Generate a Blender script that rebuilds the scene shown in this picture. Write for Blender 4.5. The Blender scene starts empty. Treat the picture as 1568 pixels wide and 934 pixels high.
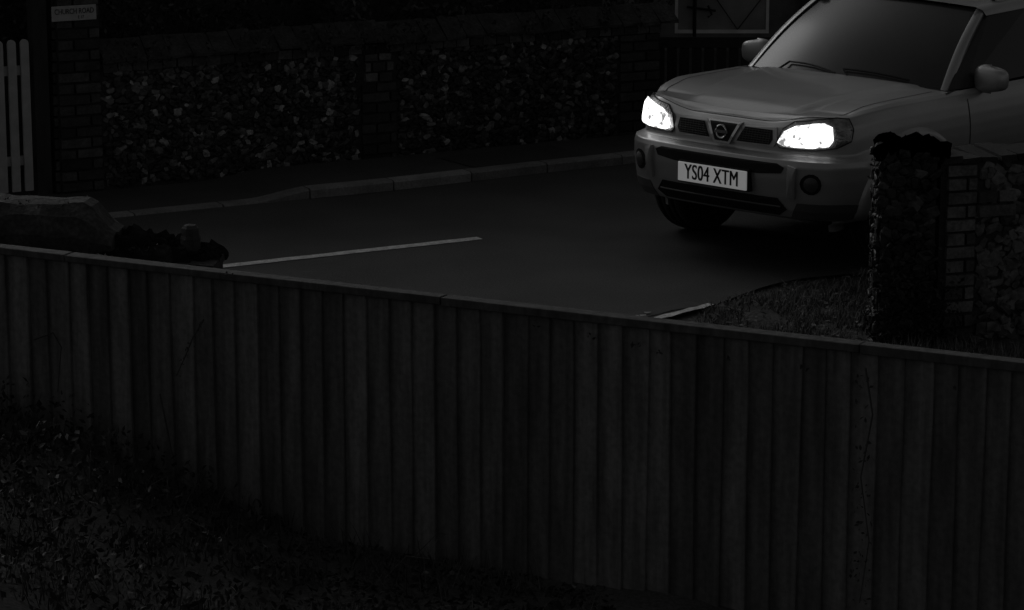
import bpy, math, random
from mathutils import Vector, Matrix, noise as mnoise
random.seed(7)
R=random.random
def U(a,b): return a+(b-a)*random.random()
scene=bpy.context.scene
def sstep(a,b,x):
    t=max(0.0,min(1.0,(x-a)/(b-a))); return t*t*(3-2*t)

# ---------------------------------------------------------------- materials
def mat(name,col=0.2,rough=0.7,metal=0.0,var=0.25,scale=8.0,bump=0.0,bscale=60.0,vcol=False,stretch=(1,1,1),emit=0.0,coat=0.0,spec=0.5,fine=0.0,fscale=200):
    m=bpy.data.materials.new(name); m.use_nodes=True
    nt=m.node_tree; N=nt.nodes; L=nt.links
    b=N['Principled BSDF']
    b.inputs['Roughness'].default_value=rough; b.inputs['Metallic'].default_value=metal
    b.inputs['Specular IOR Level'].default_value=spec
    b.inputs['Coat Weight'].default_value=coat; b.inputs['Coat Roughness'].default_value=0.08
    tc=N.new('ShaderNodeTexCoord'); mp=N.new('ShaderNodeMapping'); mp.inputs['Scale'].default_value=stretch
    L.new(tc.outputs['Object'],mp.inputs['Vector'])
    nz=N.new('ShaderNodeTexNoise'); nz.inputs['Scale'].default_value=scale; nz.inputs['Detail'].default_value=6
    L.new(mp.outputs['Vector'],nz.inputs['Vector'])
    mr=N.new('ShaderNodeMapRange'); mr.inputs['From Min'].default_value=0.25; mr.inputs['From Max'].default_value=0.75
    mr.inputs['To Min'].default_value=1-var; mr.inputs['To Max'].default_value=1+var
    L.new(nz.outputs['Fac'],mr.inputs['Value'])
    fac=mr.outputs['Result']
    if fine>0:
        n2=N.new('ShaderNodeTexNoise'); n2.inputs['Scale'].default_value=fscale; n2.inputs['Detail'].default_value=2
        L.new(tc.outputs['Object'],n2.inputs['Vector'])
        m2=N.new('ShaderNodeMapRange'); m2.inputs['From Min'].default_value=0.3; m2.inputs['From Max'].default_value=0.7
        m2.inputs['To Min'].default_value=1-fine; m2.inputs['To Max'].default_value=1+fine
        L.new(n2.outputs['Fac'],m2.inputs['Value'])
        mm=N.new('ShaderNodeMath'); mm.operation='MULTIPLY'
        L.new(fac,mm.inputs[0]); L.new(m2.outputs['Result'],mm.inputs[1]); fac=mm.outputs[0]
    mul=N.new('ShaderNodeMath'); mul.operation='MULTIPLY'; L.new(fac,mul.inputs[0]); mul.inputs[1].default_value=col
    out=mul.outputs[0]
    if vcol:
        at=N.new('ShaderNodeAttribute'); at.attribute_name='Col'
        m3=N.new('ShaderNodeMath'); m3.operation='MULTIPLY'; L.new(out,m3.inputs[0]); L.new(at.outputs['Fac'],m3.inputs[1]); out=m3.outputs[0]
    cb=N.new('ShaderNodeCombineColor')
    for i in range(3): L.new(out,cb.inputs[i])
    L.new(cb.outputs[0],b.inputs['Base Color'])
    if bump>0:
        n3=N.new('ShaderNodeTexNoise'); n3.inputs['Scale'].default_value=bscale; n3.inputs['Detail'].default_value=5
        L.new(mp.outputs['Vector'],n3.inputs['Vector'])
        bp=N.new('ShaderNodeBump'); bp.inputs['Strength'].default_value=bump; bp.inputs['Distance'].default_value=0.01
        L.new(n3.outputs['Fac'],bp.inputs['Height']); L.new(bp.outputs['Normal'],b.inputs['Normal'])
    if emit>0:
        b.inputs['Emission Color'].default_value=(1,1,1,1); b.inputs['Emission Strength'].default_value=emit
    return m

M={}
M['asphalt']=mat('asphalt',0.048,0.75,var=0.34,scale=1.3,bump=0.35,bscale=140,fine=0.4,fscale=90,spec=0.4)
M['pave']=mat('pavement_asphalt',0.05,0.85,var=0.25,scale=2.0,bump=0.3,bscale=120,fine=0.3,fscale=90)
M['pave2']=mat('pavement_patch',0.035,0.85,var=0.2,scale=3.0,bump=0.3,bscale=120,fine=0.3,fscale=90)
M['kerb']=mat('kerb_concrete',0.21,0.85,var=0.35,scale=5,bump=0.3,bscale=60,vcol=True,fine=0.2,fscale=60)
M['soil']=mat('soil',0.045,0.95,var=0.5,scale=3,bump=0.8,bscale=25,fine=0.4,fscale=60)
M['line']=mat('road_paint',0.62,0.6,var=0.35,scale=14,bump=0.1,fine=0.25,fscale=70)
M['gutter']=mat('gutter_tar',0.015,0.6,var=0.5,scale=14)
M['flint']=mat('flint_stone',1.0,0.5,var=0.5,scale=30,bump=0.4,bscale=50,vcol=True)
M['mortar']=mat('mortar',0.035,0.95,var=0.35,scale=9,bump=0.6,bscale=50)
M['brick']=mat('brick',1.0,0.9,var=0.35,scale=12,bump=0.4,bscale=70,vcol=True,fine=.3,fscale=60)
M['tile']=mat('coping_tile',0.04,0.9,var=0.6,scale=9,bump=0.8,bscale=30,fine=.4,fscale=50)
M['leaf']=mat('foliage',1.0,0.7,var=0.2,scale=5,vcol=True)
M['grass']=mat('dry_grass',1.0,0.8,var=0.2,scale=5,vcol=True)
M['fence']=mat('fence_board',0.118,0.85,var=0.5,scale=3.5,stretch=(6,6,0.6),bump=0.4,bscale=12,vcol=True,fine=.18,fscale=40)
M['white']=mat('white_paint',0.62,0.6,var=0.2,scale=10)
M['frame']=mat('weathered_frame',0.40,0.6,var=0.2,scale=10)
M['darkwood']=mat('dark_wood',0.025,0.8,var=0.3,scale=6,stretch=(5,5,1))
M['sign']=mat('sign_white',0.4,0.6,var=0.15,scale=20)
M['black']=mat('black_paint',0.010,0.6,var=0.1,spec=.3)
M['paint']=mat('silver_paint',0.43,0.40,metal=0.6,var=0.08,scale=3,coat=0.35,fine=0.05,fscale=300)
M['plastic']=mat('dark_plastic',0.012,0.6,var=0.15,spec=.3)
M['grey']=mat('grey_plastic',0.07,0.5,var=0.12)
M['chrome']=mat('chrome',0.6,0.2,metal=1.0,var=0.05)
M['glass']=mat('dark_glass',0.040,0.2,var=0.3,scale=1.5,spec=0.33)
M['lens']=mat('lamp_lens',0.30,0.25,metal=0.6,var=0.5,scale=30,bump=0.5,bscale=60)
M['tyre']=mat('tyre_rubber',0.02,0.85,var=0.2)
M['rim']=mat('alloy_rim',0.25,0.4,metal=0.7,var=0.1)
M['plate']=mat('plate_white_glow',0.85,0.5,var=0.05,emit=0.12)  # weak emission stands in for light thrown back by the reflective plate
M['hbrick']=mat('house_brick',0.10,0.9,var=0.4,scale=6,bump=0.4)
M['roof']=mat('roof_tiles',0.05,0.9,var=0.3,scale=6,bump=0.4)
m=bpy.data.materials.new('lit_reflector'); m.use_nodes=True; nt=m.node_tree
b=nt.nodes['Principled BSDF']; b.inputs['Base Color'].default_value=(.8,.8,.8,1)
tc=nt.nodes.new('ShaderNodeTexCoord'); vo=nt.nodes.new('ShaderNodeTexNoise'); vo.inputs['Scale'].default_value=26; vo.inputs['Detail'].default_value=4
mr=nt.nodes.new('ShaderNodeMapRange'); mr.inputs['From Min'].default_value=0.36; mr.inputs['From Max'].default_value=0.57; mr.inputs['To Min'].default_value=0.25; mr.inputs['To Max'].default_value=3.0
nt.links.new(tc.outputs['Object'],vo.inputs['Vector']); nt.links.new(vo.outputs['Fac'],mr.inputs['Value']); nt.links.new(mr.outputs['Result'],b.inputs['Emission Strength'])
b.inputs['Emission Color'].default_value=(1,1,1,1); M['lit']=m

# ---------------------------------------------------------------- mesh helpers
class MB:
    def __init__(s): s.v=[]; s.f=[]; s.c=[]
    def add(s,vs,fs,col=1.0):
        o=len(s.v); s.v+= [tuple(v) for v in vs]; s.c+=[col]*len(vs)
        s.f+=[tuple(i+o for i in f) for f in fs]
    def box(s,o,ax,ay,az,col=1.0,jit=0.0):
        o=Vector(o);ax=Vector(ax);ay=Vector(ay);az=Vector(az)
        vs=[o,o+ax,o+ax+ay,o+ay,o+az,o+ax+az,o+ax+ay+az,o+ay+az]
        if jit: vs=[v+Vector((U(-jit,jit),U(-jit,jit),U(-jit,jit))) for v in vs]
        s.add(vs,[(0,3,2,1),(4,5,6,7),(0,1,5,4),(1,2,6,5),(2,3,7,6),(3,0,4,7)],col)
    def tube(s,pts,r,n=6,col=1.0,r2=None):
        pts=[Vector(p) for p in pts]; rings=[]
        for i,p in enumerate(pts):
            a=pts[max(0,i-1)]; b=pts[min(len(pts)-1,i+1)]; d=(b-a).normalized()
            up=Vector((0,0,1)) if abs(d.z)<0.9 else Vector((1,0,0))
            x=d.cross(up).normalized(); y=d.cross(x)
            rr=r if r2 is None else r+(r2-r)*i/(len(pts)-1)
            rings+= [p+x*rr*math.cos(2*math.pi*k/n)+y*rr*math.sin(2*math.pi*k/n) for k in range(n)]
        fs=[]
        for i in range(len(pts)-1):
            for k in range(n):
                a=i*n+k; b2=i*n+(k+1)%n
                fs.append((a,b2,b2+n,a+n))
        fs.append(tuple(range(n-1,-1,-1))); fs.append(tuple((len(pts)-1)*n+k for k in range(n)))
        s.add(rings,fs,col)
    def grid(s,P,col=1.0):
        n=len(P);m_=len(P[0]); vs=[p for r in P for p in r]
        s.add(vs,[(i*m_+j,i*m_+j+1,(i+1)*m_+j+1,(i+1)*m_+j) for i in range(n-1) for j in range(m_-1)],col)
    def obj(s,name,mt,parent=None,smooth=False,bevel=0):
        me=bpy.data.meshes.new(name); me.from_pydata(s.v,[],s.f); me.update()
        at=me.color_attributes.new('Col','FLOAT_COLOR','POINT')
        buf=[]
        for c in s.c: buf+=[c,c,c,1.0]
        at.data.foreach_set('color',buf)
        me.materials.append(mt)
        if smooth: me.polygons.foreach_set('use_smooth',[True]*len(me.polygons))
        ob=bpy.data.objects.new(name,me); scene.collection.objects.link(ob)
        if parent: ob.parent=parent
        if bevel:
            bm=ob.modifiers.new('b','BEVEL'); bm.width=bevel; bm.segments=2; bm.limit_method='ANGLE'
        return ob
def empty(name,loc=(0,0,0),rz=0):
    e=bpy.data.objects.new(name,None); e.location=loc; e.rotation_euler=(0,0,rz); scene.collection.objects.link(e); return e
def text_obj(name,body,size,mt,parent,loc,rot,sx=1.0,off=0.0,ext=0.001,sp=1.0):
    cu=bpy.data.curves.new(name,'FONT'); cu.body=body; cu.size=size; cu.align_x='CENTER'; cu.align_y='CENTER'; cu.offset=off; cu.extrude=ext; cu.space_character=sp
    cu.materials.append(mt)
    o=bpy.data.objects.new(name,cu); scene.collection.objects.link(o); o.parent=parent; o.location=loc; o.rotation_euler=rot; o.scale=(sx,1,1)
    return o
def leaf(mb,c,s,col,flat=False):
    n=Vector((U(-1,1),U(-1,1),U(-.2,1) if not flat else U(2,4))).normalized()
    a=n.orthogonal().normalized(); a.rotate(Matrix.Rotation(U(0,6.28),3,n)); b_=n.cross(a)
    c=Vector(c); w=s*U(.35,.6)
    mb.add([c-a*s,c+b_*w-a*s*.1,c+a*s,c-b_*w-a*s*.1+n*s*.2],[(0,1,2,3)],col)

import bmesh
bmI=bmesh.new(); bmesh.ops.create_icosphere(bmI,subdivisions=2,radius=1)
ICO_V=[v.co.copy() for v in bmI.verts]; ICO_F=[tuple(v.index for v in f.verts) for f in bmI.faces]; bmI.free()
def stone(mb,c,t,n,sx,sy,dp,col):
    c=Vector(c);t=Vector(t);n=Vector(n); seed=Vector((U(0,99),U(0,99),U(0,99))); up=Vector((0,0,1)); ang=U(-.7,.7)
    t2=t*math.cos(ang)+up*math.sin(ang); u2=up*math.cos(ang)-t*math.sin(ang)
    vs=[]
    for v in ICO_V:
        k=1+.75*mnoise.noise(v*1.3+seed)
        q=v*k
        f=[max(-.72,min(.72,q[i])) for i in range(3)]
        vs.append(c+t2*f[0]*sx*1.3+u2*f[1]*sy*1.3+n*f[2]*dp)
    mb.add(vs,ICO_F,col)
def flintcol():
    r=R()
    if r<.50: return U(.006,.022)
    if r<.80: return U(.025,.07)
    if r<.95: return U(.08,.17)
    return U(.20,.36)
def greycol():
    return U(.05,.13) if R()<.7 else U(.02,.2)
def flint_face(mb,p0,p1,z0,z1,n,size=0.045,bright=1.0,cf=flintcol):
    p0=Vector(p0);p1=Vector(p1); L=(p1-p0).length; t=(p1-p0)/L; n=Vector(n)
    z=z0+size*.5; row=0
    while z<z1-size*.3:
        x=size*.6+(row%2)*size*.6
        while x<L-size*.4:
            sx=size*U(.35,1.0); sy=size*U(.3,.8)
            p=p0+t*(x+U(-.35,.35)*size)
            stone(mb,(p.x,p.y,z+U(-.4,.4)*size),t,n,sx,sy,U(.010,.045),cf()*bright)
            x+=size*1.08
        z+=size*.92; row+=1
def brick_face(mb,p0,p1,z0,z1,n,base=.07,L0=.215,H0=.065,dp=.03,bright=1):
    p0=Vector(p0);p1=Vector(p1);L=(p1-p0).length;t=(p1-p0)/L;n=Vector(n)
    z=z0;row=0
    while z<z1-.02:
        h=min(H0,z1-z); x=-(L0/2 if row%2 else 0)
        while x<L-.01:
            a=max(0,x); b=min(L,x+L0)
            if b-a>.02:
                o=p0+t*(a+.004)+Vector((0,0,z+.004-0))
                mb.box(o+n*(dp*U(.75,1.1)),t*(b-a-.008),-n*dp,(0,0,h-.008),base*U(.4,1.6)*bright,jit=.0025)
            x+=L0+.008
        z+=H0+.008;row+=1

# ---------------------------------------------------------------- ground, road, pavement
ROT=math.radians
def crv(pts,n):
    out=[]; P=[Vector(p) for p in pts]; P=[2*P[0]-P[1]]+P+[2*P[-1]-P[-2]]
    for i in range(1,len(P)-2):
        for k in range(n):
            t=k/n; a,b_,c,d=P[i-1],P[i],P[i+1],P[i+2]
            out.append(.5*((2*b_)+(c-a)*t+(2*a-5*b_+4*c-d)*t*t+(3*b_-a-3*c+d)*t**3))
    out.append(P[-2]); return out
xs=[-150,-60,-25,-12,-6]+[-4+.12*i for i in range(68)]+[6,12,25,60,150]
ys=[-60,-20,-5,2,6]+[8+.12*i for i in range(50)]+[16,18,22,30,45,80,150,300]
def fence_y(x): return 12.64-(x+2.247)*0.514
def gz(x,y):
    z=-.02
    if -5<x<5 and 7.5<y<14:
        g=sstep(.5,-.1,y-fence_y(x))*sstep(7.5,8.5,y)
        z+=-.10*g+g*.40*sstep(-.5,-2.5,x)
        z+=g*.03*mnoise.noise(Vector((x*3,y*3,0)))
    return z
mb=MB(); mb.grid([[(x,y,gz(x,y)) for x in xs] for y in ys]); mb.obj('ground',M['soil'],smooth=True)

far=[(-40,-6),(-20,6.2),(-8,15.1),(-4.4,17.35),(-2.56,18.45),(-1.69,18.94),(-.83,19.41),(-.26,19.78),(.28,20.13),(.86,20.48),(2.3,21.5),(4.6,23.8),(8,28.2),(14,38),(24,58)]
near=[(-36,-12),(-17,1.5),(-7,9.8),(-3.8,12.3),(-2,13.7),(-.8,14.5),(0,15.0),(.71,15.48),(1.11,15.93),(1.57,16.57-.02),(2.13,16.80),(3.0,17.0),(5.8,19.6),(11,28),(28,56)]
F=crv([(a,b_,0) for a,b_ in far],6); Nn=crv([(a,b_,0) for a,b_ in near],6)
mb=MB(); rows=[]
for a,b_ in zip(F,Nn):
    rows.append([a.lerp(b_,k/8) for k in range(9)])
mb.grid([[ (p.x,p.y,0) for p in r] for r in rows]); mb.obj('road',M['asphalt'])

Fk=crv([(a,b_,0) for a,b_ in far[2:13]],30)
cum=[0]
for i in range(1,len(Fk)): cum.append(cum[-1]+(Fk[i]-Fk[i-1]).length)
def at_len(s):
    for i in range(1,len(cum)):
        if cum[i]>=s:
            k=(s-cum[i-1])/(cum[i]-cum[i-1]); p=Fk[i-1].lerp(Fk[i],k); d=(Fk[i]-Fk[i-1]).normalized(); return p,d
    return Fk[-1],(Fk[-1]-Fk[-2]).normalized()
def kh(x): return .014+.052*sstep(-1.7,-1.3,x)
mb=MB(); s=0.35; kw=.115
while s<cum[-1]-1:
    Ls=.62; nseg=5; c=U(.75,1.25)
    pr=[]
    for k in range(nseg+1):
        p,d=at_len(s+.006+(Ls-.012)*k/nseg); nn=Vector((-d.y,d.x,0)); h=kh(p.x)
        pr.append([p+Vector((0,0,-.05)),p+Vector((0,0,h-.012))-nn*0,p+nn*.014+Vector((0,0,h)),p+nn*kw+Vector((0,0,h+.002)),p+nn*kw+Vector((0,0,-.05))])
    mb.grid(pr,c)
    mb.add(pr[0],[(0,1,2,3,4)],c); mb.add(pr[-1],[(4,3,2,1,0)],c)
    s+=Ls
mb.obj('kerb',M['kerb'])
mb=MB(); rows=[]
for i in range(0,len(Fk)-1,3):
    p=Fk[i]; d=(Fk[i+1]-Fk[i]).normalized(); nn=Vector((-d.y,d.x,0)); h=kh(p.x)-.004
    rows.append([p+nn*(kw*.5+ (k/6)*1.6)+Vector((0,0,h)) for k in range(7)])
mb.grid(rows); mb.obj('pavement',M['pave'])
mb=MB(); rows=[]
for i in range(0,len(Fk)-1):
    p=Fk[i]
    if -.2<p.x<.62:
        d=(Fk[i+1]-Fk[i]).normalized(); nn=Vector((-d.y,d.x,0)); rows.append([p+nn*(kw+.02)+Vector((0,0,kh(p.x)+.001)),p+nn*.62+Vector((0,0,kh(p.x)+.001))])
mb.grid(rows); mb.obj('pavement_patch',M['pave2'])

def strip(mb,p,q,w,z,seg=14,rag=0.0):
    p=Vector((*p,z));q=Vector((*q,z));d=(q-p).normalized();nn=Vector((-d.y,d.x,0))
    mb.grid([[p.lerp(q,k/seg)+nn*(w/2+U(-rag,rag)),p.lerp(q,k/seg)-nn*(w/2+U(-rag,rag))] for k in range(seg+1)])
mb=MB(); strip(mb,(-2.0,16.80),(-.20,17.80),.085,.004,24,.005)
strip(mb,(-8.4,13.4),(-5.6,14.85),.085,.004,24,.004)
strip(mb,(.66,15.44),(1.11,15.93),.055,.008,12,.008)
mb.obj('road_marking',M['line'])
mb=MB(); strip(mb,(.40,15.42),(1.03,15.98),.11,.004,14,.012); mb.obj('gutter_strip',M['gutter'])
mb=MB()
for k in range(40):
    x=.34+abs(random.gauss(0,.2)); y=15.46+(x-.4)*.6+U(-.02,.04); s=U(.014,.034)
    mb.add([(x,y,.010),(x+s,y+s*.2,.012),(x+s*1.2,y+s*.9,.011),(x-.2*s,y+s*.7,.012)],[(0,1,2,3)],U(.2,.8))
mb.obj('loose_chippings',M['grass'])

# ---------------------------------------------------------------- far flint wall
W0=Vector((-2.73,19.40,0)); W1=Vector((.894,21.38,0)); wd=(W1-W0).normalized(); wn=Vector((wd.y,-wd.x,0)); WL=(W1-W0).length
wall=empty('flint_wall')
def wp(f): return W0+(W1-W0)*f
zt=.86
mb=MB(); mb.box(wp(-.005)+Vector((0,0,-.05)),(W1-W0)*1.055,-wn*.30,(0,0,zt+.05)); mb.obj('wall_core',M['mortar'],wall)
mb=MB(); flint_face(mb,wp(0.0),wp(.457),.03,zt-.06,wn,.038); flint_face(mb,wp(.53),wp(.965),.03,zt-.06,wn,.038)
mb.obj('flints',M['flint'],wall)
mb=MB()
brick_face(mb,wp(.462),wp(.527),.02,zt-.27,wn,.035); brick_face(mb,wp(.468),wp(.522),zt-.26,zt-.06,wn,.09,L0=.1)
brick_face(mb,wp(.968),wp(1.05),.02,zt-.06,wn,.04)
x=0
while x<WL*1.05:
    mb.box(W0+wd*(x+.004)+wn*.03+Vector((0,0,zt-.055)),wd*.098,-wn*.1,(0,0,.06),U(.01,.09),jit=.004); x+=.106
mb.obj('brickwork',M['brick'],wall)
mb=MB(); x=0
while x<WL*1.06:
    h=U(-.008,.008)
    mb.box(W0+wd*x+wn*(.05+U(0,.01))+Vector((0,0,zt+.008+h)),wd*.155,-wn*.17+Vector((0,0,.12)),(0,0,.02),1,jit=.006); x+=.16
mb.obj('coping',M['tile'],wall)
pier=empty('brick_pier'); A=W0-wd*.31
mb=MB(); mb.box(A+Vector((0,0,-.05)),wd*.30,-wn*.32,(0,0,1.60)); mb.obj('pier_core',M['mortar'],pier)
mb=MB(); brick_face(mb,A,A+wd*.295,.02,1.52,wn,.05); 
brick_face(mb,A-wn*.32,A,.02,1.52,-wd,.04); mb.obj('pier_bricks',M['brick'],pier)
sg=empty('street_name_sign')
mb=MB(); c=A+wd*(-.04)+wn*.036+Vector((0,0,1.165)); mb.box(c,wd*.31,wn*.012,(0,0,.10)); mb.obj('plaque',M['sign'],sg,bevel=.004)
text_obj('lettering','CHURCH ROAD',.05,M['black'],sg,c+wd*.155+wn*.014+Vector((0,0,.062)),(ROT(90),0,math.atan2(wd.y,wd.x)),.75,.0)
text_obj('lettering_small','E 17',.03,M['black'],sg,c+wd*.2+wn*.014+Vector((0,0,.022)),(ROT(90),0,math.atan2(wd.y,wd.x)),.8,.0)
g=empty('picket_gate'); G0=W0-wd*.50
mb=MB()
for k in range(14):
    o=G0-wd*(k*.088+.055)-wn*.02; zb=.05; h=1.03
    w=.056; th=.02
    vs=[]
    prof=[(0,zb),(w,zb),(w,h)]+[(w/2+w/2*math.cos(a),h+w*.5*math.sin(a)) for a in [math.pi*j/6 for j in range(1,6)]]+[(0,h)]
    for dy in (0,th): vs+=[o+wd*px+wn*dy+Vector((0,0,pz)) for px,pz in prof]
    m_=len(prof); fs=[tuple(range(m_-1,-1,-1)),tuple(range(m_,2*m_))]+[(i,(i+1)%m_,(i+1)%m_+m_,i+m_) for i in range(m_)]
    mb.add(vs,fs)
mb.box(G0-wd*1.35-wn*.06+Vector((0,0,.22)),wd*1.36,wn*.035,(0,0,.06),1); mb.box(G0-wd*1.35-wn*.06+Vector((0,0,.82)),wd*1.36,wn*.035,(0,0,.06))
mb.obj('pickets',M['frame'],g)
mb=MB(); mb.box(G0+wd*.03+Vector((0,0,0)),wd*.10,-wn*.1,(0,0,1.45)); mb.obj('gate_post',M['darkwood'],g)

mb=MB()
for i in range(15000):
    f=U(-.35,1.12); d=abs(random.gauss(0,.22)); z=U(.92,1.9)
    bulge=.10*mnoise.noise(Vector((f*9,z*3,0)))
    p=W0+(W1-W0)*f-wn*(.22+d*.8-bulge-.12*sstep(1.0,1.3,z))
    if f<0: p-=wn*.25
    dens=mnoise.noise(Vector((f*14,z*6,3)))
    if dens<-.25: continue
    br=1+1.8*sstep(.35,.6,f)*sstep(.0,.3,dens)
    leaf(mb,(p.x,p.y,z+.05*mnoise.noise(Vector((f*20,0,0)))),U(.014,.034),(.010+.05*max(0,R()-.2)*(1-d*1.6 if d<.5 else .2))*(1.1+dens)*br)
for i in range(1500):
    f=U(.0,1.0)**.8; p=W0+(W1-W0)*f+wn*(.05+U(-.02,.04)); 
    if mnoise.noise(Vector((f*17,0,5)))<.0: continue
    leaf(mb,(p.x,p.y,U(.84,1.02)),U(.012,.026),U(.01,.06))
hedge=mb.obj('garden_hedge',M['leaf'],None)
mb=MB(); mb.box(W0-wd*1.5-wn*.72+Vector((0,0,-.05)),(W1-W0)*1.40,-wn*.4,(0,0,2.0)); mb.obj('hedge_mass',M['soil'],hedge)

# ---------------------------------------------------------------- timber gate on the right, house behind
tg=empty('timber_gate',(0,0,0))
mb=MB(); y=22.45
mb.box((.98,y,.0),(.10,0,0),(0,.1,0),(0,0,1.7)); mb.box((2.35,y,.0),(.10,0,0),(0,.1,0),(0,0,1.7))
mb.box((1.08,y+.03,.55),(1.27,0,0),(0,.04,0),(0,0,.08)); mb.box((1.08,y+.03,.14),(1.27,0,0),(0,.04,0),(0,0,.08))
x=1.10
while x<2.33:
    mb.box((x,y+.045,.08),(.075,0,0),(0,.02,0),(0,0,.54)); x+=.095
mb.obj('gate_boards',M['darkwood'],tg)
mb=MB(); zp=.665
mb.box((1.25,y+.005,zp),(.72,0,0),(0,.02,0),(0,0,.026)); mb.box((1.25,y+.005,zp+.026),(.022,0,0),(0,.02,0),(0,0,.87)); mb.box((1.948,y+.005,zp+.026),(.022,0,0),(0,.02,0),(0,0,.87)); mb.box((1.25,y+.005,zp+.896),(.72,0,0),(0,.02,0),(0,0,.03))
mb.obj('panel_frame',M['white'],tg)
mb=MB(); mb.box((1.272,y+.02,zp+.026),(.676,0,0),(0,.01,0),(0,0,.87)); o=mb.obj('panel',mat('grey_panel',.20,.5,var=.4,scale=4),tg)
mb=MB(); mb.tube([(1.40,y,.64),(1.40,y,1.45)],.015); mb.tube([(1.34,y-.004,.87),(1.56,y-.004,.84)],.009); mb.tube([(1.50,y-.01,.88),(1.53,y-.01,.81),(1.50,y-.01,.79)],.008)
mb.tube([(1.50,y,1.02),(1.73,y,.695)],.004); mb.tube([(1.73,y,.695),(1.96,y,1.0)],.004)
mb.obj('latch',M['black'],tg)

hs=empty('brick_house',(0,0,0))
mb=MB(); mb.box((-7,26.5,-.05),(17,0,0),(0,7,0),(0,0,5.2)); mb.obj('walls',M['hbrick'],hs)
mb=MB(); mb.add([(-7.3,26.1,5.1),(10.3,26.1,5.1),(10.3,30,8.2),(-7.3,30,8.2),(10.3,33.9,5.1),(-7.3,33.9,5.1)],[(0,1,2,3),(3,2,4,5)]); mb.obj('roof',M['roof'],hs)
mb=MB(); mf=MB()
for wx in (-5.5,-2.2,1.0,4.2,7.4):
    for wz in (.9,3.3):
        mf.box((wx-.06,26.44,wz-.06),(1.22,0,0),(0,.058,0),(0,0,1.32)); mb.box((wx,26.42,wz),(.52,0,0),(0,.02,0),(0,0,1.2)); mb.box((wx+.58,26.42,wz),(.52,0,0),(0,.02,0),(0,0,1.2))
mb.obj('window_panes',M['glass'],hs); mf.obj('window_frames',M['sign'],hs)
mb=MB(); mb.box((2.6,26.42,0),(.95,0,0),(0,.078,0),(0,0,2.1)); mb.obj('front_door',M['darkwood'],hs)

# ---------------------------------------------------------------- near wall on the right
rw=empty('rubble_wall'); Q0=Vector((2.235,15.08,0)); qd=Vector((math.cos(ROT(17)),math.sin(ROT(17)),0)); qn=Vector((qd.y,-qd.x,0))
mb=MB(); mb.box(Q0+Vector((0,0,-.05)),qd*4,-qn*.3,(0,0,1.0)); mb.obj('wall_core',M['mortar'],rw)
mb=MB(); flint_face(mb,Q0+qd*.20,Q0+qd*3.9,-.02,.95,qn,.052,bright=1.0,cf=greycol)
mb.obj('flints',M['flint'],rw)
mb=MB(); brick_face(mb,Q0+qd*.03,Q0+qd*.20,.0,.95,qn,.09)
brick_face(mb,Q0+qd*.2,Q0+qd*.42,.66,.80,qn,.11,dp=.055)
x=0
while x<3.9:
    mb.box(Q0+qd*x+qn*.035+Vector((0,0,.95+U(-.008,.008))),qd*.1,-qn*.34,(0,0,.03+U(0,.015)),U(.01,.03),jit=.008); x+=.107
mb.obj('brickwork',M['brick'],rw)
gp=empty('gate_pier')
mb=MB(); mb.box((1.925,15.05,-.05),(.285,0,0),(0,.3,0),(0,0,1.06)); mb.obj('pier_core',M['mortar'],gp)
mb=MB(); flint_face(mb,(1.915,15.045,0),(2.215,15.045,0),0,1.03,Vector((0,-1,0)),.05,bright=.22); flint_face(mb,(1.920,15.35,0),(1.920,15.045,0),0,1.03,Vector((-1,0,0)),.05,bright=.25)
for k in range(60): stone(mb,(U(1.91,2.23),U(15.03,15.35),1.015+U(-.01,.015)),Vector((1,0,0)),Vector((0,0,1)),U(.03,.06),U(.02,.04),U(.02,.03),U(.006,.02))
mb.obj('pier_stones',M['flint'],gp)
mb=MB()
for i in range(260):
    z=U(0,1.0)**1.6; leaf(mb,(1.90+U(-.02,.03),15.0+U(-.03,.3),z),U(.008,.018),U(.003,.010))
for i in range(600):
    leaf(mb,(U(1.92,2.35),15.0+U(-.03,.03),min(.6,abs(random.gauss(0,.2)))),U(.010,.022),U(.006,.03))
mb.obj('ivy',M['leaf'],None)

# grass verge
mb=MB()
def blade(p,h,lean,col,w=.004):
    a=U(0,6.28); d=Vector((math.cos(a),math.sin(a),0)); s_=Vector((-d.y,d.x,0))*w; p=Vector(p)
    mb.add([p-s_,p+s_,p+d*lean*.5+Vector((0,0,h*.6))+s_*.6,p+d*lean*.5+Vector((0,0,h*.6))-s_*.6,p+d*lean+Vector((0,0,h))],[(0,1,2,3),(3,2,4)],col)
def edge_y(x):
    pts=[(.3,14.4),(.71,14.75),(1.0,15.5),(1.11,15.86),(1.57,16.45),(2.13,16.72),(3.0,16.9),(6,19)]
    for (x0,y0),(x1,y1) in zip(pts,pts[1:]):
        if x0<=x<=x1: return y0+(y1-y0)*(x-x0)/(x1-x0)
    return 14
for i in range(36000):
    x=U(.75,3.6); y=U(13.2,17.0)
    if y>edge_y(x)+.12*mnoise.noise(Vector((x*5,y*5,1)))+.07: continue
    if x>1.9 and 15.0<y<15.45+(x-2)*.35: continue
    d=mnoise.noise(Vector((x*4,y*4,0)))
    if d<-.15 and R()<.8: continue
    far_=sstep(15.6,16.6,y)
    h=U(.02,.06)*(1+d)+.04*sstep(1.6,2.1,x)*R()
    blade((x,y,-.02 if y<edge_y(x) else 0),h*(1 if y<edge_y(x) else .5),U(.01,.06),U(.03,.18)*(1+.8*d)*(1+.5*far_),.003)
mb.obj('grass_verge',M['grass'])
mb=MB()
for i in range(1600):
    x=U(.8,3); y=U(13.4,16.6)
    if y>edge_y(x): continue
    leaf(mb,(x,y,U(0,.02)),U(.010,.025),U(.02,.16),True)
mb.obj('fallen_leaves',M['leaf'])

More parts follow.
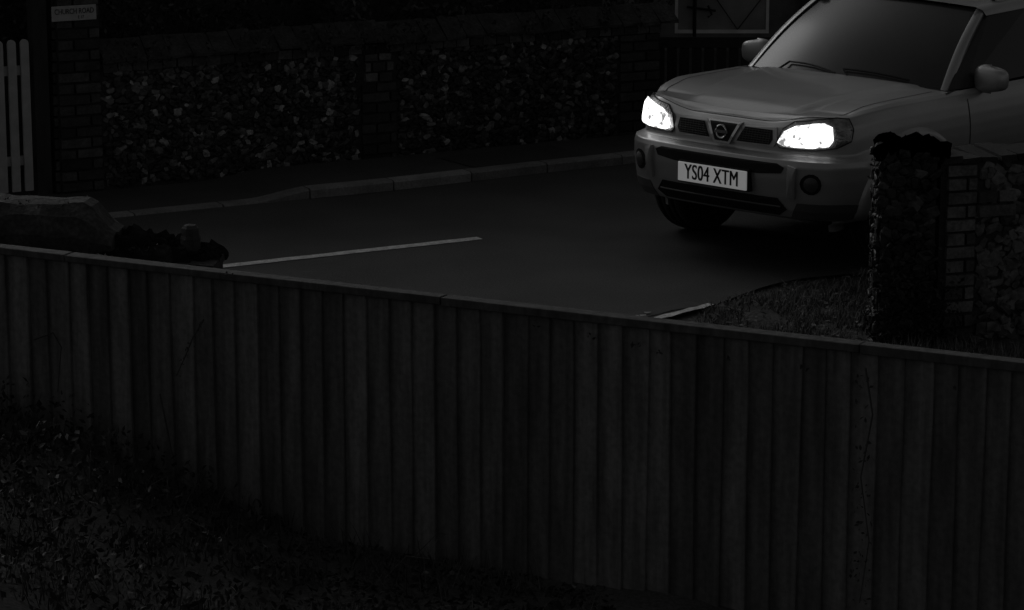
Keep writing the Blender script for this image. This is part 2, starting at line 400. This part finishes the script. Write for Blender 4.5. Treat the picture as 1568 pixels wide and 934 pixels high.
# ---------------------------------------------------------------- left boundary wall behind the fence
bw=empty('boundary_wall')
bd=Vector((math.cos(ROT(-6)),math.sin(ROT(-6)),0)); bn=Vector((bd.y,-bd.x,0))
E=Vector((-1.44,13.95,0))
mb=MB(); mb.box(E-bd*3.2,bd*3.18,-bn*.28,(0,0,.64)); mb.obj('wall_core',M['mortar'],bw)
mb=MB(); flint_face(mb,E-bd*1.6,E,.35,.60,bn,.05,bright=.5)
for k in range(130):
    p=E-bd*U(.03,.75)-bn*U(.02,.26); stone(mb,(p.x,p.y,.655+.08*sstep(0.1,.6,(p-E).length)+U(-.02,.02)),bd,Vector((0,0,1)),U(.02,.06),U(.02,.035),U(.02,.035),U(.015,.07))
mb.obj('rubble',M['flint'],bw)
# flat-topped stone block capping the higher part of the wall
mb=MB(); prof=[(-.05,-.02),(-.055,.06),(-.02,.155),(.05,.205),(.13,.212),(.22,.21),(.29,.15),(.33,.05),(.32,-.02)]
rows=[]
for k in range(70):
    s_=.50+k*.04; p=E-bd*s_; sc=.30+.70*sstep(.49,.66,s_)
    rows.append([p-bn*(a+.014*mnoise.noise(Vector((s_*9,a*30,4))))+Vector((0,0,.72+b_*sc+.016*mnoise.noise(Vector((s_*10,a*12,0))))) for a,b_ in prof])
mb.grid(rows); mb.add(rows[0],[tuple(range(9))]); mb.obj('mossy_coping',M['tile'],bw)
mb=MB(); 
for k in range(500):
    s_=U(.3,2.6); a=U(-.06,.3); p=E-bd*s_-bn*a; leaf(mb,(p.x,p.y,.72+(.20 if s_>.66 else .0)*sstep(-.06,.0,a)*sstep(.35,.25,a)+U(-.01,.012)),U(.006,.014),U(.008,.04))
mb.obj('moss_and_leaves',M['leaf'],bw)
mb=MB()
for k in range(4): mb.box(E-bd*(.125*k+.125)+bn*(.03+U(-.006,.006))+Vector((0,0,.615+U(-.004,.004))),bd*.12,-bn*.34,(0,0,.035),1,jit=.004)
mb.obj('coping_slabs',M['tile'],bw)
mb=MB(); 
rr=[(.052,0),(.052,.06),(.046,.075),(.044,.11),(.030,.125),(.0,.130)]
cpos=E-bd*.15-bn*.14+Vector((0,0,.69)); mb.grid([[cpos+Vector((r_*math.cos(a),r_*math.sin(a),h)) for a in [2*math.pi*(j+.5)/8 for j in range(9)]] for r_,h in rr]); mb.obj('stone_finial',mat('finial_stone',.05,.9,var=.5,scale=20,bump=.5),bw,smooth=False)

# ---------------------------------------------------------------- garden fence
fe=empty('garden_fence')
f0=Vector((-2.247,12.64,0)); fd=Vector((4.134,-2.125,0)).normalized(); fn=Vector((fd.y,-fd.x,0))
if fn.y>0: fn=-fn
mb=MB(); s=-2.0; step=.1065
while s<7.2:
    o=f0+fd*s; c=U(.7,1.3); 
    if R()<.18: c*=.6
    zb=-.2; zt_=.985; tilt=U(-.004,.004); n_=10
    w_=.128+U(-.004,.004)
    P=[]
    for k in range(n_+1):
        z=zb+(zt_-zb)*k/n_; wob=.003*mnoise.noise(Vector((s*7,z*2,0)))
        q=o+fd*(tilt*k/n_*2+wob)+Vector((0,0,z))
        P.append([q-fn*.02,q+fn*.002,q+fd*w_*.5+fn*.011,q+fd*(w_-.004)+fn*.021,q+fd*w_+fn*.019,q+fd*w_-fn*.004])
    mb.grid(P,c)
    s+=step+U(-.006,.006)
mb.obj('boards',M['fence'],fe)
mb=MB()
s=-2.0
for L_ in (2.37,1.85,1.80,1.80,1.8):
    mb.box(f0+fd*s+fn*.034+Vector((0,0,.978)),fd*(L_-.006),-fn*.07,(0,0,.034),U(.45,.65),jit=.003); s+=L_
mb.obj('capping_rail',M['fence'],fe,bevel=.004)
mb=MB(); s=-2
while s<7:
    mb.box(f0+fd*s-fn*.12+Vector((0,0,-.3)),fd*.09,fn*.09,(0,0,1.25),.6); s+=1.8
mb.box(f0+fd*-2-fn*.05+Vector((0,0,.2)),fd*9,fn*.028,(0,0,.08),.6); mb.box(f0+fd*-2-fn*.05+Vector((0,0,.75)),fd*9,fn*.028,(0,0,.08),.6)
mb.obj('posts_and_rails',M['fence'],fe)

def fp(u,z,off=.05): return f0+fd*u+fn*off+Vector((0,0,z))
tw=MB()
for u0,pts in [(1.08,[(0,.80),(-.05,.72),(-.10,.62),(-.14,.54)]),(.85,[(0,.45),(.03,.30),(.07,.15),(.08,.0)]),(4.05,[(0,.93),(.03,.75),(-.01,.5),(.03,.25),(.0,.0)]),(.2,[(0,.62),(.10,.66),(.14,.60),(.12,.4)]),(4.8,[(.05,.95),(.0,.9),(-.04,.8)])]:
    tw.tube([fp(u0+a,z,.04+.012*R()) for a,z in pts],.004,5,U(.6,1.2),.002)
for i in range(90):
    leaf(tw,fp(4.05+U(-.04,.04),U(0,.9),.05),U(.006,.014),U(.3,1.2))
for i in range(30):
    k=R(); leaf(tw,fp(1.08-.14*k+U(-.02,.02),.8-.26*k,.05),U(.004,.009),U(.3,1.2))
for u0,z in ((1.22,1.02),(2.66,.95),(3.1,.92),(3.2,.9),(3.5,.9),(3.8,.9),(2.9,.93),(4.4,.9)):
    for k in range(4): leaf(tw,fp(u0+U(-.02,.02),z+U(-.01,.01),.05),U(.007,.016),U(.2,1.0))
tw.obj('creeper',mat('creeper_twigs',.05,.8,vcol=True),None)
mb=MB()
for i in range(15000):
    x=U(-3.2,.4); y=U(10.0,12.9)
    if y>fence_y(x)-.03: continue
    d=mnoise.noise(Vector((x*3,y*3,2))); h=max(0,.14*sstep(-.4,-2.2,x)*(1+d)+.06*(d+.3))
    z=gz(x,y)+U(0,1)*h
    r=R(); c=U(.004,.018) if r<.86 else U(.02,.055)
    if r>.988: c=U(.08,.18)
    leaf(mb,(x,y,z),U(.007,.024),c*(1+1.2*d))
for i in range(260):
    x=U(-3,.3); y=U(10.4,12.6)
    if y>fence_y(x)-.05: continue
    z=gz(x,y)+.03; a=U(0,6.28); l=U(.06,.22)
    mb.tube([(x,y,z),(x+math.cos(a)*l*.5,y+math.sin(a)*l*.5,z+U(.04,.13)),(x+math.cos(a)*l,y+math.sin(a)*l,z+U(0,.13))],.002,4,U(.01,.08),.001)
for i in range(7000):
    x=U(-3.2,.3); y=U(10.2,12.7)
    if y>fence_y(x)-.03: continue
    d=mnoise.noise(Vector((x*2.5,y*2.5,7)))
    if d<-.05: continue
    blade((x,y,gz(x,y)),U(.04,.14),U(.02,.1),U(.008,.05),.0025)
mb.obj('undergrowth',M['leaf'],None)

# ================================================================ the car
car=empty('silver_suv_car',(1.20,17.04,0),ROT(-43.5))
PL=[(0,0),(.20,.002),(.40,.014),(.58,.045),(.70,.095),(.79,.175),(.842,.27),(.866,.38),(.876,.56),(.88,.80),(.88,1.1),(.88,1.3),(.88,1.8),(.88,2.4),(.88,3.0),(.88,3.5),(.872,3.9),(.85,4.2),(.76,4.38),(.5,4.45),(0,4.47)]
def pget(i):
    if i<0: return Vector((-PL[-i][0],PL[-i][1]))
    if i>20: return Vector((-PL[40-i][0],PL[40-i][1]))
    return Vector(PL[i])
def plan(s):
    i=min(19,int(math.floor(s))); t=s-i; a,b_,c,d=pget(i-1),pget(i),pget(i+1),pget(i+2)
    p=.5*((2*b_)+(c-a)*t+(2*a-5*b_+4*c-d)*t*t+(3*b_-a-3*c+d)*t**3)
    q=.5*((c-a)+2*(2*a-5*b_+4*c-d)*t+3*(3*b_-a-3*c+d)*t*t); q.normalize()
    return p,Vector((q.y,-q.x))
LF=[(.31,.24),(.315,.12),(.335,.055),(.38,.030),(.46,.012),(.56,.0),(.645,.0),(.676,.010),(.688,.040),(.700,.066),(.775,.074),(.838,.088),(.870,.118),(.878,.155)]
LS=[(.27,.20),(.28,.09),(.31,.05),(.38,.035),(.46,.025),(.54,.018),(.60,.012),(.66,.005),(.72,.003),(.78,.005),(.84,.012),(.90,.024),(.960,.044),(.978,.075)]
def lv(s,l):
    i=min(12,int(l)); t=l-i; w=sstep(6.0,8.4,s)
    f=[LF[i][k]+(LF[i+1][k]-LF[i][k])*t for k in (0,1)]; g_=[LS[i][k]+(LS[i+1][k]-LS[i][k])*t for k in (0,1)]
    z=f[0]+(g_[0]-f[0])*w; ins=f[1]+(g_[1]-f[1])*w
    z+=.050*sstep(1.3,3.4,s)*(1-w)*sstep(9,12.5,l)
    return z,ins
def S(s,z=None,off=0.0,l=None):
    sg_=1 if s>=0 else -1; s=abs(s)
    if l is None:
        lo,hi=0.0,13.0
        for _ in range(24):
            mid=(lo+hi)/2
            if lv(s,mid)[0]<z: lo=mid
            else: hi=mid
        l=lo
    zz,ins=lv(s,l); p,n=plan(s); p=p+n*(off-ins)
    return Vector((sg_*p.x,p.y,zz))
tab=[(0,0)]; prev=plan(0)[0]
for k in range(1,2001):
    s=20*k/2000; p=plan(s)[0]; tab.append((tab[-1][0]+(p-prev).length,s)); prev=p
tot=tab[-1][0]; cols=[];j=0
for k in range(241):
    L_=tot*k/240
    while j<2000 and tab[j][0]<L_: j+=1
    cols.append(tab[j][1])
scol=[-c for c in cols[::-1]][:-1]+cols
lev=[k/5 for k in range(66)]
mb=MB(); V=[[S(s,l=l) for s in scol] for l in lev]; nC=len(scol)
AR=[(.76,.35),(3.42,.35)]; AR_R=.425
vs=[v for r in V for v in r]; fs=[]
for i in range(len(lev)-1):
    for j in range(nC-1):
        c=(V[i][j]+V[i+1][j+1])/2
        if abs(c.x)>.5 and any((c.y-a)**2+(c.z-b_)**2<AR_R**2 for a,b_ in AR): continue
        fs.append((i*nC+j,i*nC+j+1,(i+1)*nC+j+1,(i+1)*nC+j))
mb.add(vs,fs); mb.obj('body_shell',M['paint'],car,smooth=True)
def interp(tb,x):
    if x<=tb[0][0]: return tb[0][1]
    for (a,b_),(c,d) in zip(tb,tb[1:]):
        if x<=c:
            t=(x-a)/(c-a); return b_+(d-b_)*t
    return tb[-1][1]
ZC=[(.15,.878),(.20,.896),(.30,.916),(.5,.944),(.8,.974),(1.1,.992),(1.3,.990)]
rows=[]
def hz(x,y,xe,ze):
    zc=interp(ZC,y); q=abs(x)/max(xe,1e-4)
    z=ze+(zc-ze)*(1-q**2)
    xc=.34+.22*(y/1.1)
    z+=.020*sstep(xc+.035,xc-.02,abs(x))*sstep(.16,.35,y)*sstep(1.3,1.1,y)
    z+=.008*(1-q*q)*sstep(.2,.6,y)
    return z
svals=[k*.05 for k in range(int(11/.05)+1)]
for s in svals:
    e=S(s,l=13); rows.append([(e.x*u,e.y,hz(e.x*u,e.y,e.x,e.z)) for u in [math.sin(math.pi/2*(-1+2*k/60)) for k in range(61)]])
mb=MB(); mb.grid(rows); mb.obj('bonnet',M['paint'],car,smooth=True)
rows=[]
for s in [11+k*.25 for k in range(37)]:
    e=S(s,l=13); rows.append([(e.x*u,e.y,e.z) for u in (-1,0,1)])
mb=MB(); mb.grid(rows); mb.obj('belt_deck',M['plastic'],car)
mb=MB()
for sg_ in (1,-1):
    pts=[]
    for k in range(26):
        y=.30+.82*k/25
        lo,hi=3.0,10.9
        for _ in range(20):
            mid=(lo+hi)/2
            if S(mid,l=13).y<y: lo=mid
            else: hi=mid
        e=S(lo,l=13); x=e.x-.055*sstep(.3,.5,y)-.02; pts.append((sg_*x,y,hz(x,y,e.x,e.z)+.0005))
    for w,z_ in ((.004,.001),):
        mb.grid([[(p[0]-w,p[1],p[2]+z_),(p[0]+w,p[1],p[2]+z_)] for p in pts])
pts=[S(-5+10*k/40,l=12.2,off=.0015) for k in range(41)]
mb.grid([[p+Vector((0,-.001,-.003)),p+Vector((0,0,.003))] for p in pts])
mb.obj('shut_lines',M['plastic'],car)

def poly(outline,off,mt,name,rings=5,skirt=.02,dome=0.0,smooth=True):
    cs=sum(p[0] for p in outline)/len(outline); cz=sum(p[1] for p in outline)/len(outline)
    o=[]; n=len(outline)
    for i in range(n):
        a=outline[i];b_=outline[(i+1)%n]
        for k in range(6): o.append((a[0]+(b_[0]-a[0])*k/6,a[1]+(b_[1]-a[1])*k/6))
    n=len(o); V=[S(p[0],p[1],off-skirt) for p in o]; fs=[]
    for r in range(rings):
        t=1-r/rings
        V+=[S(cs+(p[0]-cs)*t,cz+(p[1]-cz)*t,off+dome*(1-t*t)) for p in o]
    for r in range(rings):
        for i in range(n): fs.append((r*n+i,r*n+(i+1)%n,(r+1)*n+(i+1)%n,(r+1)*n+i))
    V.append(S(cs,cz,off+dome)); c=len(V)-1
    for i in range(n): fs.append((rings*n+i,rings*n+(i+1)%n,c))
    b_=MB(); b_.add(V,fs); return b_.obj(name,mt,car,smooth=False)
def mir(o,sg_): return [(a*sg_,b_) for a,b_ in o]
HL=[(1.98,.765),(2.1,.738),(3.5,.742),(4.8,.755),(5.85,.790),(6.05,.855),(5.9,.915),(4.9,.922),(3.6,.912),(2.5,.890),(2.15,.845)]
LIT=[(2.05,.768),(2.3,.750),(3.5,.752),(4.35,.765),(4.6,.80),(4.55,.875),(4.1,.896),(3.4,.890),(2.65,.872),(2.25,.835)]
LIT2=[(2.05,.768),(2.3,.750),(3.5,.752),(4.8,.764),(5.5,.80),(5.6,.86),(5.2,.898),(4.1,.900),(3.4,.892),(2.65,.872),(2.25,.835)]
IND=[(4.8,.79),(5.6,.81),(5.85,.86),(5.65,.90),(4.9,.905)]
for sg_ in (1,-1):
    poly(mir(HL,sg_),.012,M['lens'],'headlamp_lens',dome=.008)
    poly(mir(LIT if sg_>0 else LIT2,sg_),.028,M['lit'],'headlamp_lit',skirt=.006,dome=.004)
    if sg_>0: poly(mir(IND,sg_),.026,M['lens'],'indicator',skirt=.006)
mb=MB()
for sg_ in (1,-1):
    o=[]; n=len(HL)
    for i in range(n):
        a=HL[i];b_=HL[(i+1)%n]
        for k in range(4): o.append(S(sg_*(a[0]+(b_[0]-a[0])*k/4),a[1]+(b_[1]-a[1])*k/4,.010))
    o.append(o[0]); mb.tube(o,.0045,6)
mb.obj('lamp_surrounds',M['plastic'],car)
GO=[(-1.85,.735),(1.85,.735),(1.98,.775),(1.90,.848),(-1.90,.848),(-1.98,.775)]
poly(GO,.010,M['paint'],'grille_frame')
for sg_ in (1,-1):
    g_=[(.52,.745),(1.72,.748),(1.82,.778),(1.77,.832),(.78,.832)]
    poly(mir(g_,sg_),.014,M['black'],'grille_opening',skirt=.004)
    mb=MB()
    for k in range(6):
        z=.757+k*.013; mb.tube([S(sg_*(.60+.035*k+t*(1.72-.60-.035*k)/6),z,.016) for t in range(7)],.0013,4)
    for k in range(11):
        s=.64+k*.105; mb.tube([S(sg_*s,.750,.016),S(sg_*(s+.03),.828,.016)],.0012,4)
    mb.obj('grille_mesh',M['grey'],car)
vout=[(-.30,.722),(.30,.722),(.66,.852),(-.66,.852)]
poly(vout,.024,M['chrome'],'grille_v_surround',skirt=.02)
poly([(-.24,.735),(.24,.735),(.52,.843),(-.52,.843)],.0265,M['black'],'grille_v_inner',skirt=.004)
mb=MB(); c0=S(0,.79,.034)
mb.tube([c0+Vector((.038*math.cos(a),0,.038*math.sin(a))) for a in [2*math.pi*k/24 for k in range(25)]],.006,6)
mb.box(c0+Vector((-.050,-.004,-.009)),(.10,0,0),(0,.01,0),(0,0,.018)); mb.obj('badge_ring',M['chrome'],car,smooth=False)
poly([(-2.35,.60),(-1.6,.585),(1.6,.585),(2.35,.60),(2.45,.635),(2.2,.655),(-2.2,.655),(-2.45,.635)],.006,M['black'],'bumper_slot',skirt=.006)
poly([(-2.2,.345),(2.2,.345),(2.5,.385),(2.2,.45),(-2.2,.45),(-2.5,.385)],.006,M['black'],'lower_intake',skirt=.006)
mb=MB()
for z in (.40,): mb.tube([S(-2.3+4.6*k/16,z,.010) for k in range(17)],.006,5)
mb.obj('intake_slats',M['grey'],car)
for sg_ in (1,-1):
    ov=[(2.58,.46),(2.86,.46),(2.92,.64),(2.62,.652)]
    poly(mir(ov,sg_),.022,M['paint'],'bumper_overrider',skirt=.03,dome=.01)
    c=3.55; fo=[(c+.50*math.cos(a),.548+.062*math.sin(a)) for a in [2*math.pi*k/14 for k in range(14)]]
    poly(mir(fo,sg_),.006,M['black'],'fog_lamp_recess',skirt=.02)
    fo=[(c+.34*math.cos(a),.548+.044*math.sin(a)) for a in [2*math.pi*k/14 for k in range(14)]]
    poly(mir(fo,sg_),.010,M['grey'],'fog_lamp',skirt=.01,dome=.012)
    va=[(2.6,.335),(4.0,.335),(5.5,.335),(6.3,.33),(6.4,.42),(5.5,.43),(4.0,.43),(2.9,.43)]
    poly(mir(va,sg_),.004,M['grey'],'valance',skirt=.004)
mb=MB(); mb.box((-.26,-.040,.478),(.52,0,0),(0,.012,0),(0,0,.114)); mb.obj('plate_backing',M['plate'],car,bevel=.004)
for k_,dx in enumerate((-.0026,0,.0026)):
    text_obj('plate_text','YS04 XTM',.127,M['black'],car,(dx,-.0422-.0003*k_,.535),(ROT(90),0,0),.70,0.0,ext=.0006,sp=1.05)
mb=MB(); mb.box((-.265,-.030,.470),(.53,0,0),(0,.045,0),(0,0,.13)); mb.obj('plate_holder',M['plastic'],car)
def s_of_y(y):
    lo,hi=3.0,18.5
    for _ in range(22):
        mid=(lo+hi)/2
        if plan(mid)[0].y<y: lo=mid
        else: hi=mid
    return lo
mb=MB()
for (ay,az) in AR:
    for sg_ in (1,-1):
        rows=[]
        for k in range(41):
            a=ROT(-14+208*k/40); row=[]
            for r,dx in ((.390,-.07),(.392,.022),(.41,.034),(.445,.034),(.468,.022),(.478,-.006)):
                y=ay-r*math.cos(a); z=az+r*math.sin(a); b_=S(s_of_y(y),max(.28,min(.93,z)))
                row.append(Vector((sg_*(b_.x+dx),y,z)))
            rows.append(row)
        mb.grid(rows)
mb.obj('wheel_arch_flares',M['paint'],car,smooth=True)
mb=MB()
for (ay,az) in AR:
    for sg_ in (1,-1):
        mb.grid([[Vector((sg_*x,ay-.42*math.cos(a),az+.42*math.sin(a))) for x in (.45,.80)] for a in [math.pi*(.16+.84*k/20) for k in range(21)]])
        mb.add([Vector((sg_*.45,ay-.42*math.cos(a),az+.42*math.sin(a))) for a in [math.pi*k/20 for k in range(21)]],[tuple(range(21))])
mb.box((-.6,.22,.30),(1.2,0,0),(0,4.0,0),(0,0,.2)); mb.box((-.80,1.25,.26),(1.6,0,0),(0,1.65,0),(0,0,.2)); mb.obj('underbody',M['black'],car)
def wheel(name,x,y,sg_):
    e=MB(); prof=[(-.115,.20),(-.12,.29),(-.112,.325),(-.085,.342),(-.06,.346),(-.058,.336),(-.040,.336),(-.038,.347),(-.008,.348),(-.006,.336),(.012,.336),(.014,.347),(.040,.346),(.042,.336),(.058,.336),(.060,.345),(.09,.341),(.112,.325),(.122,.29),(.115,.20)]
    n=48; e.grid([[Vector((x+px,y+r*math.cos(2*math.pi*k/n),.348+r*math.sin(2*math.pi*k/n))) for k in range(n+1)] for px,r in prof]); e.obj(name+'_tyre',M['tyre'],car,smooth=True)
    e=MB(); xo=x+sg_*.075
    e.grid([[Vector((x+sg_*dx,y+r*math.cos(2*math.pi*k/n),.348+r*math.sin(2*math.pi*k/n))) for k in range(n+1)] for dx,r in [(.106,.205),(.10,.195),(.03,.185),(.02,.0)]])
    for k in range(6):
        a=2*math.pi*k/6; d=Vector((0,math.cos(a),math.sin(a))); tn=Vector((0,-math.sin(a),math.cos(a))); c=Vector((xo,y,.348))
        e.add([c+tn*.03+Vector((sg_*.02,0,0)),c-tn*.03+Vector((sg_*.02,0,0)),c-tn*.024+d*.2+Vector((sg_*.02,0,0)),c+tn*.024+d*.2+Vector((sg_*.02,0,0)),c+tn*.035,c-tn*.035,c-tn*.03+d*.2,c+tn*.03+d*.2],[(0,1,2,3),(1,5,6,2),(0,3,7,4),(3,2,6,7)])
    e.obj(name+'_rim',M['rim'],car)
for nm,y in (('front_wheel',.76),('rear_wheel',3.42)):
    for sg_ in (1,-1): wheel(nm,sg_*.752,y,sg_)
def WS(u,v,off=0):
    b_=Vector((.725*u,1.09+.14*u*u,.990-.005*u*u)); t=Vector((.595*u,1.70+.085*u*u,1.430-.03*u*u))
    p=b_.lerp(t,v); p+=Vector((0,-.55,.83))*(.028*math.sin(math.pi*v)+off); return p
mb=MB(); mb.grid([[WS(-1+2*k/24,v/12) for k in range(25)] for v in range(13)]); mb.obj('windscreen',M['glass'],car,smooth=True)
mb=MB()
for a,b_,c in ((-.55,.02,.12),(.08,.72,.09)):
    mb.tube([WS(a+(b_-a)*k/6,.05+c*.2*math.sin(math.pi*k/6)+.05*(1-k/6),.014) for k in range(7)],.006,5)
mb.tube([(-.45,1.10,.99),WS(-.55,.1,.014)],.007,5); mb.tube([(.15,1.08,.99),WS(.08,.1,.014)],.007,5)
mb.obj('wipers',M['plastic'],car)
mb=MB(); mb.grid([[(e_*.82,1.02+.13*e_*e_,.997-.02*e_*e_+.0),(e_*.80,1.13+.14*e_*e_,.999-.02*e_*e_)] for e_ in [-1+2*k/24 for k in range(25)]]); mb.obj('cowl',M['plastic'],car,smooth=True)
def beam(mb,pts,w,t,side):
    rows=[]
    for p,ww in zip(pts,w):
        p=Vector(p); rows.append([p+Vector((-.02*side,-ww*.5,0)),p+Vector((.012*side,-ww*.42,.004)),p+Vector((.022*side,0,.006)),p+Vector((.014*side,ww*.42,0)),p+Vector((-.02*side,ww*.5,-.01))])
    mb.grid(rows)
mb=MB(); gl=MB()
for sd in (1,-1):
    bl=[(.800,1.36,.985),(.795,2.2,.995),(.79,3.1,1.005),(.78,4.05,1.01)]
    tp=[(.625,1.86,1.405),(.645,2.3,1.44),(.645,3.1,1.455),(.62,3.95,1.44)]
    gl.grid([[(sd*a[0],a[1],a[2]),(sd*b_[0],b_[1],b_[2])] for a,b_ in zip([(.775,1.22,.985)]+bl,[(.60,1.80,1.395)]+tp)])
    beam(mb,[(sd*(.745-.14*k/8),1.26+.545*k/8-.018*math.sin(math.pi*k/8),.975+.435*k/8+.022*math.sin(math.pi*k/8)) for k in range(9)],[.10-.02*k/8 for k in range(9)],.03,sd)
    rows=[]
    for k in range(13):
        y=1.72+2.25*k/12; z=1.405+.045*math.sin(math.pi*min(1,k/10)*.5)
        xx=.612+.035*math.sin(math.pi*k/12)
        rows.append([(sd*(xx+.035),y+.06,z-.035),(sd*(xx+.028),y+.03,z+.0),(sd*(xx-.01),y,z+.022),(sd*(xx-.06),y,z+.028)])
    mb.grid(rows)
    for yb,yt,w_ in ((2.35,2.45,.10),(3.25,3.3,.10),(4.05,3.95,.22)):
        beam(mb,[(sd*(.795-.15*k/4),yb+(yt-yb)*k/4,.99+.455*k/4) for k in range(5)],[w_]*5,.03,sd)
mb.obj('pillars_and_rails',M['paint'],car,smooth=True)
gl.add([(-.76,4.32,1.0),(.76,4.32,1.0),(.60,4.0,1.44),(-.60,4.0,1.44)],[(0,1,2,3)])
gl.obj('side_glass',M['glass'],car)
mb=MB(); mb.grid([[(u*(.61+.03*math.sin(math.pi*v)),1.69+.085*u*u+2.35*v,1.433-.03*u*u+.055*math.sin(math.pi*min(1,v*1.1)*.5)+.012) for u in [-1+2*k/20 for k in range(21)]] for v in [j/16 for j in range(17)]]); mb.obj('roof_panel',M['paint'],car,smooth=True)
mb=MB()
for sd in (1,-1): mb.tube([(sd*.575,1.95,1.45),(sd*.575,2.02,1.50),(sd*.585,2.9,1.53),(sd*.575,3.8,1.51),(sd*.575,3.9,1.45)],.016,8)
mb.obj('roof_rails',M['grey'],car,smooth=True)
for sd in (1,-1):
    mb=MB(); c=Vector((sd*.90,1.49,1.035)); P=[]
    for i in range(13):
        ph=-math.pi/2+math.pi*i/12; row=[]
        for j in range(25):
            th=2*math.pi*j/24
            def sp(v,e=.55): return math.copysign(abs(v)**e,v)
            row.append(c+Vector((.112*sp(math.cos(ph),.6)*sp(math.cos(th)),.055*sp(math.cos(ph),.8)*sp(math.sin(th),.8),.078*sp(math.sin(ph))*(1-.12*sd*math.cos(th)))))
        P.append(row)
    mb.grid(P); mb.obj('door_mirror',M['paint'],car,smooth=True)
    mb=MB(); mb.box((sd*.77,1.46,.975),(sd*.10,0,.01),(0,.06,0),(0,0,.035)); mb.obj('mirror_arm',M['plastic'],car,bevel=.01)
mb=MB()
for sd in (1,-1):
    for y in (1.32,2.35,3.2):
        s=s_of_y(y); pts=[S(sd*s,z,.002) for z in [.33+.6*k/14 for k in range(15)]]
        mb.grid([[p+Vector((0,-.004,0)),p+Vector((0,.004,0))] for p in pts])
    for y in (2.15,3.05):
        s=s_of_y(y); p=S(sd*s,.86,.02); mb.box(p+Vector((-.01,-.08,-.015)),(.02,0,0),(0,.16,0),(0,0,.03))
mb.obj('door_lines',M['plastic'],car)
mb=MB()
for sd in (1,-1): mb.grid([[S(sd*(10.6+k*.2),z,.010 if 0<q<3 else .0) for q,z in enumerate((.52,.53,.60,.61))] for k in range(21)])
mb.obj('side_moulding',M['grey'],car)
for sd in (1,-1):
    b2=MB(); 
    b2.grid([[S(sd*(17.4+.2*k),z,.006) for z in (.70,.80,.92)] for k in range(6)]); b2.obj('tail_lamp',M['grey'],car)

# ---------------------------------------------------------------- light
w=bpy.data.worlds.new('World'); scene.world=w; w.use_nodes=True; nt=w.node_tree
bg=nt.nodes['Background']; sky=nt.nodes.new('ShaderNodeTexSky'); sky.sky_type='NISHITA'; sky.sun_disc=False
el,az=ROT(28),ROT(-35)
sky.sun_elevation=el; sky.sun_rotation=az; sky.air_density=1; sky.dust_density=4
bw_=nt.nodes.new('ShaderNodeRGBToBW'); nt.links.new(sky.outputs[0],bw_.inputs[0]); nt.links.new(bw_.outputs[0],bg.inputs[0]); bg.inputs[1].default_value=0.032
sd_=bpy.data.lights.new('sun','SUN'); sd_.energy=0.12; sd_.angle=ROT(25); so=bpy.data.objects.new('sun',sd_); scene.collection.objects.link(so)
dirv=Vector((math.sin(az)*math.cos(el),math.cos(az)*math.cos(el),math.sin(el)))
so.rotation_euler=dirv.to_track_quat('Z','Y').to_euler(); so.location=dirv*30

cam=bpy.data.cameras.new('camera'); cam.sensor_width=36; cam.lens=103.3; cam.clip_end=1000
co=bpy.data.objects.new('camera',cam); scene.collection.objects.link(co); co.location=(0,0,3.6); co.rotation_euler=(ROT(90-12.73),0,0); scene.camera=co
scene.view_settings.view_transform='Standard'; scene.view_settings.look='None'; scene.view_settings.exposure=0
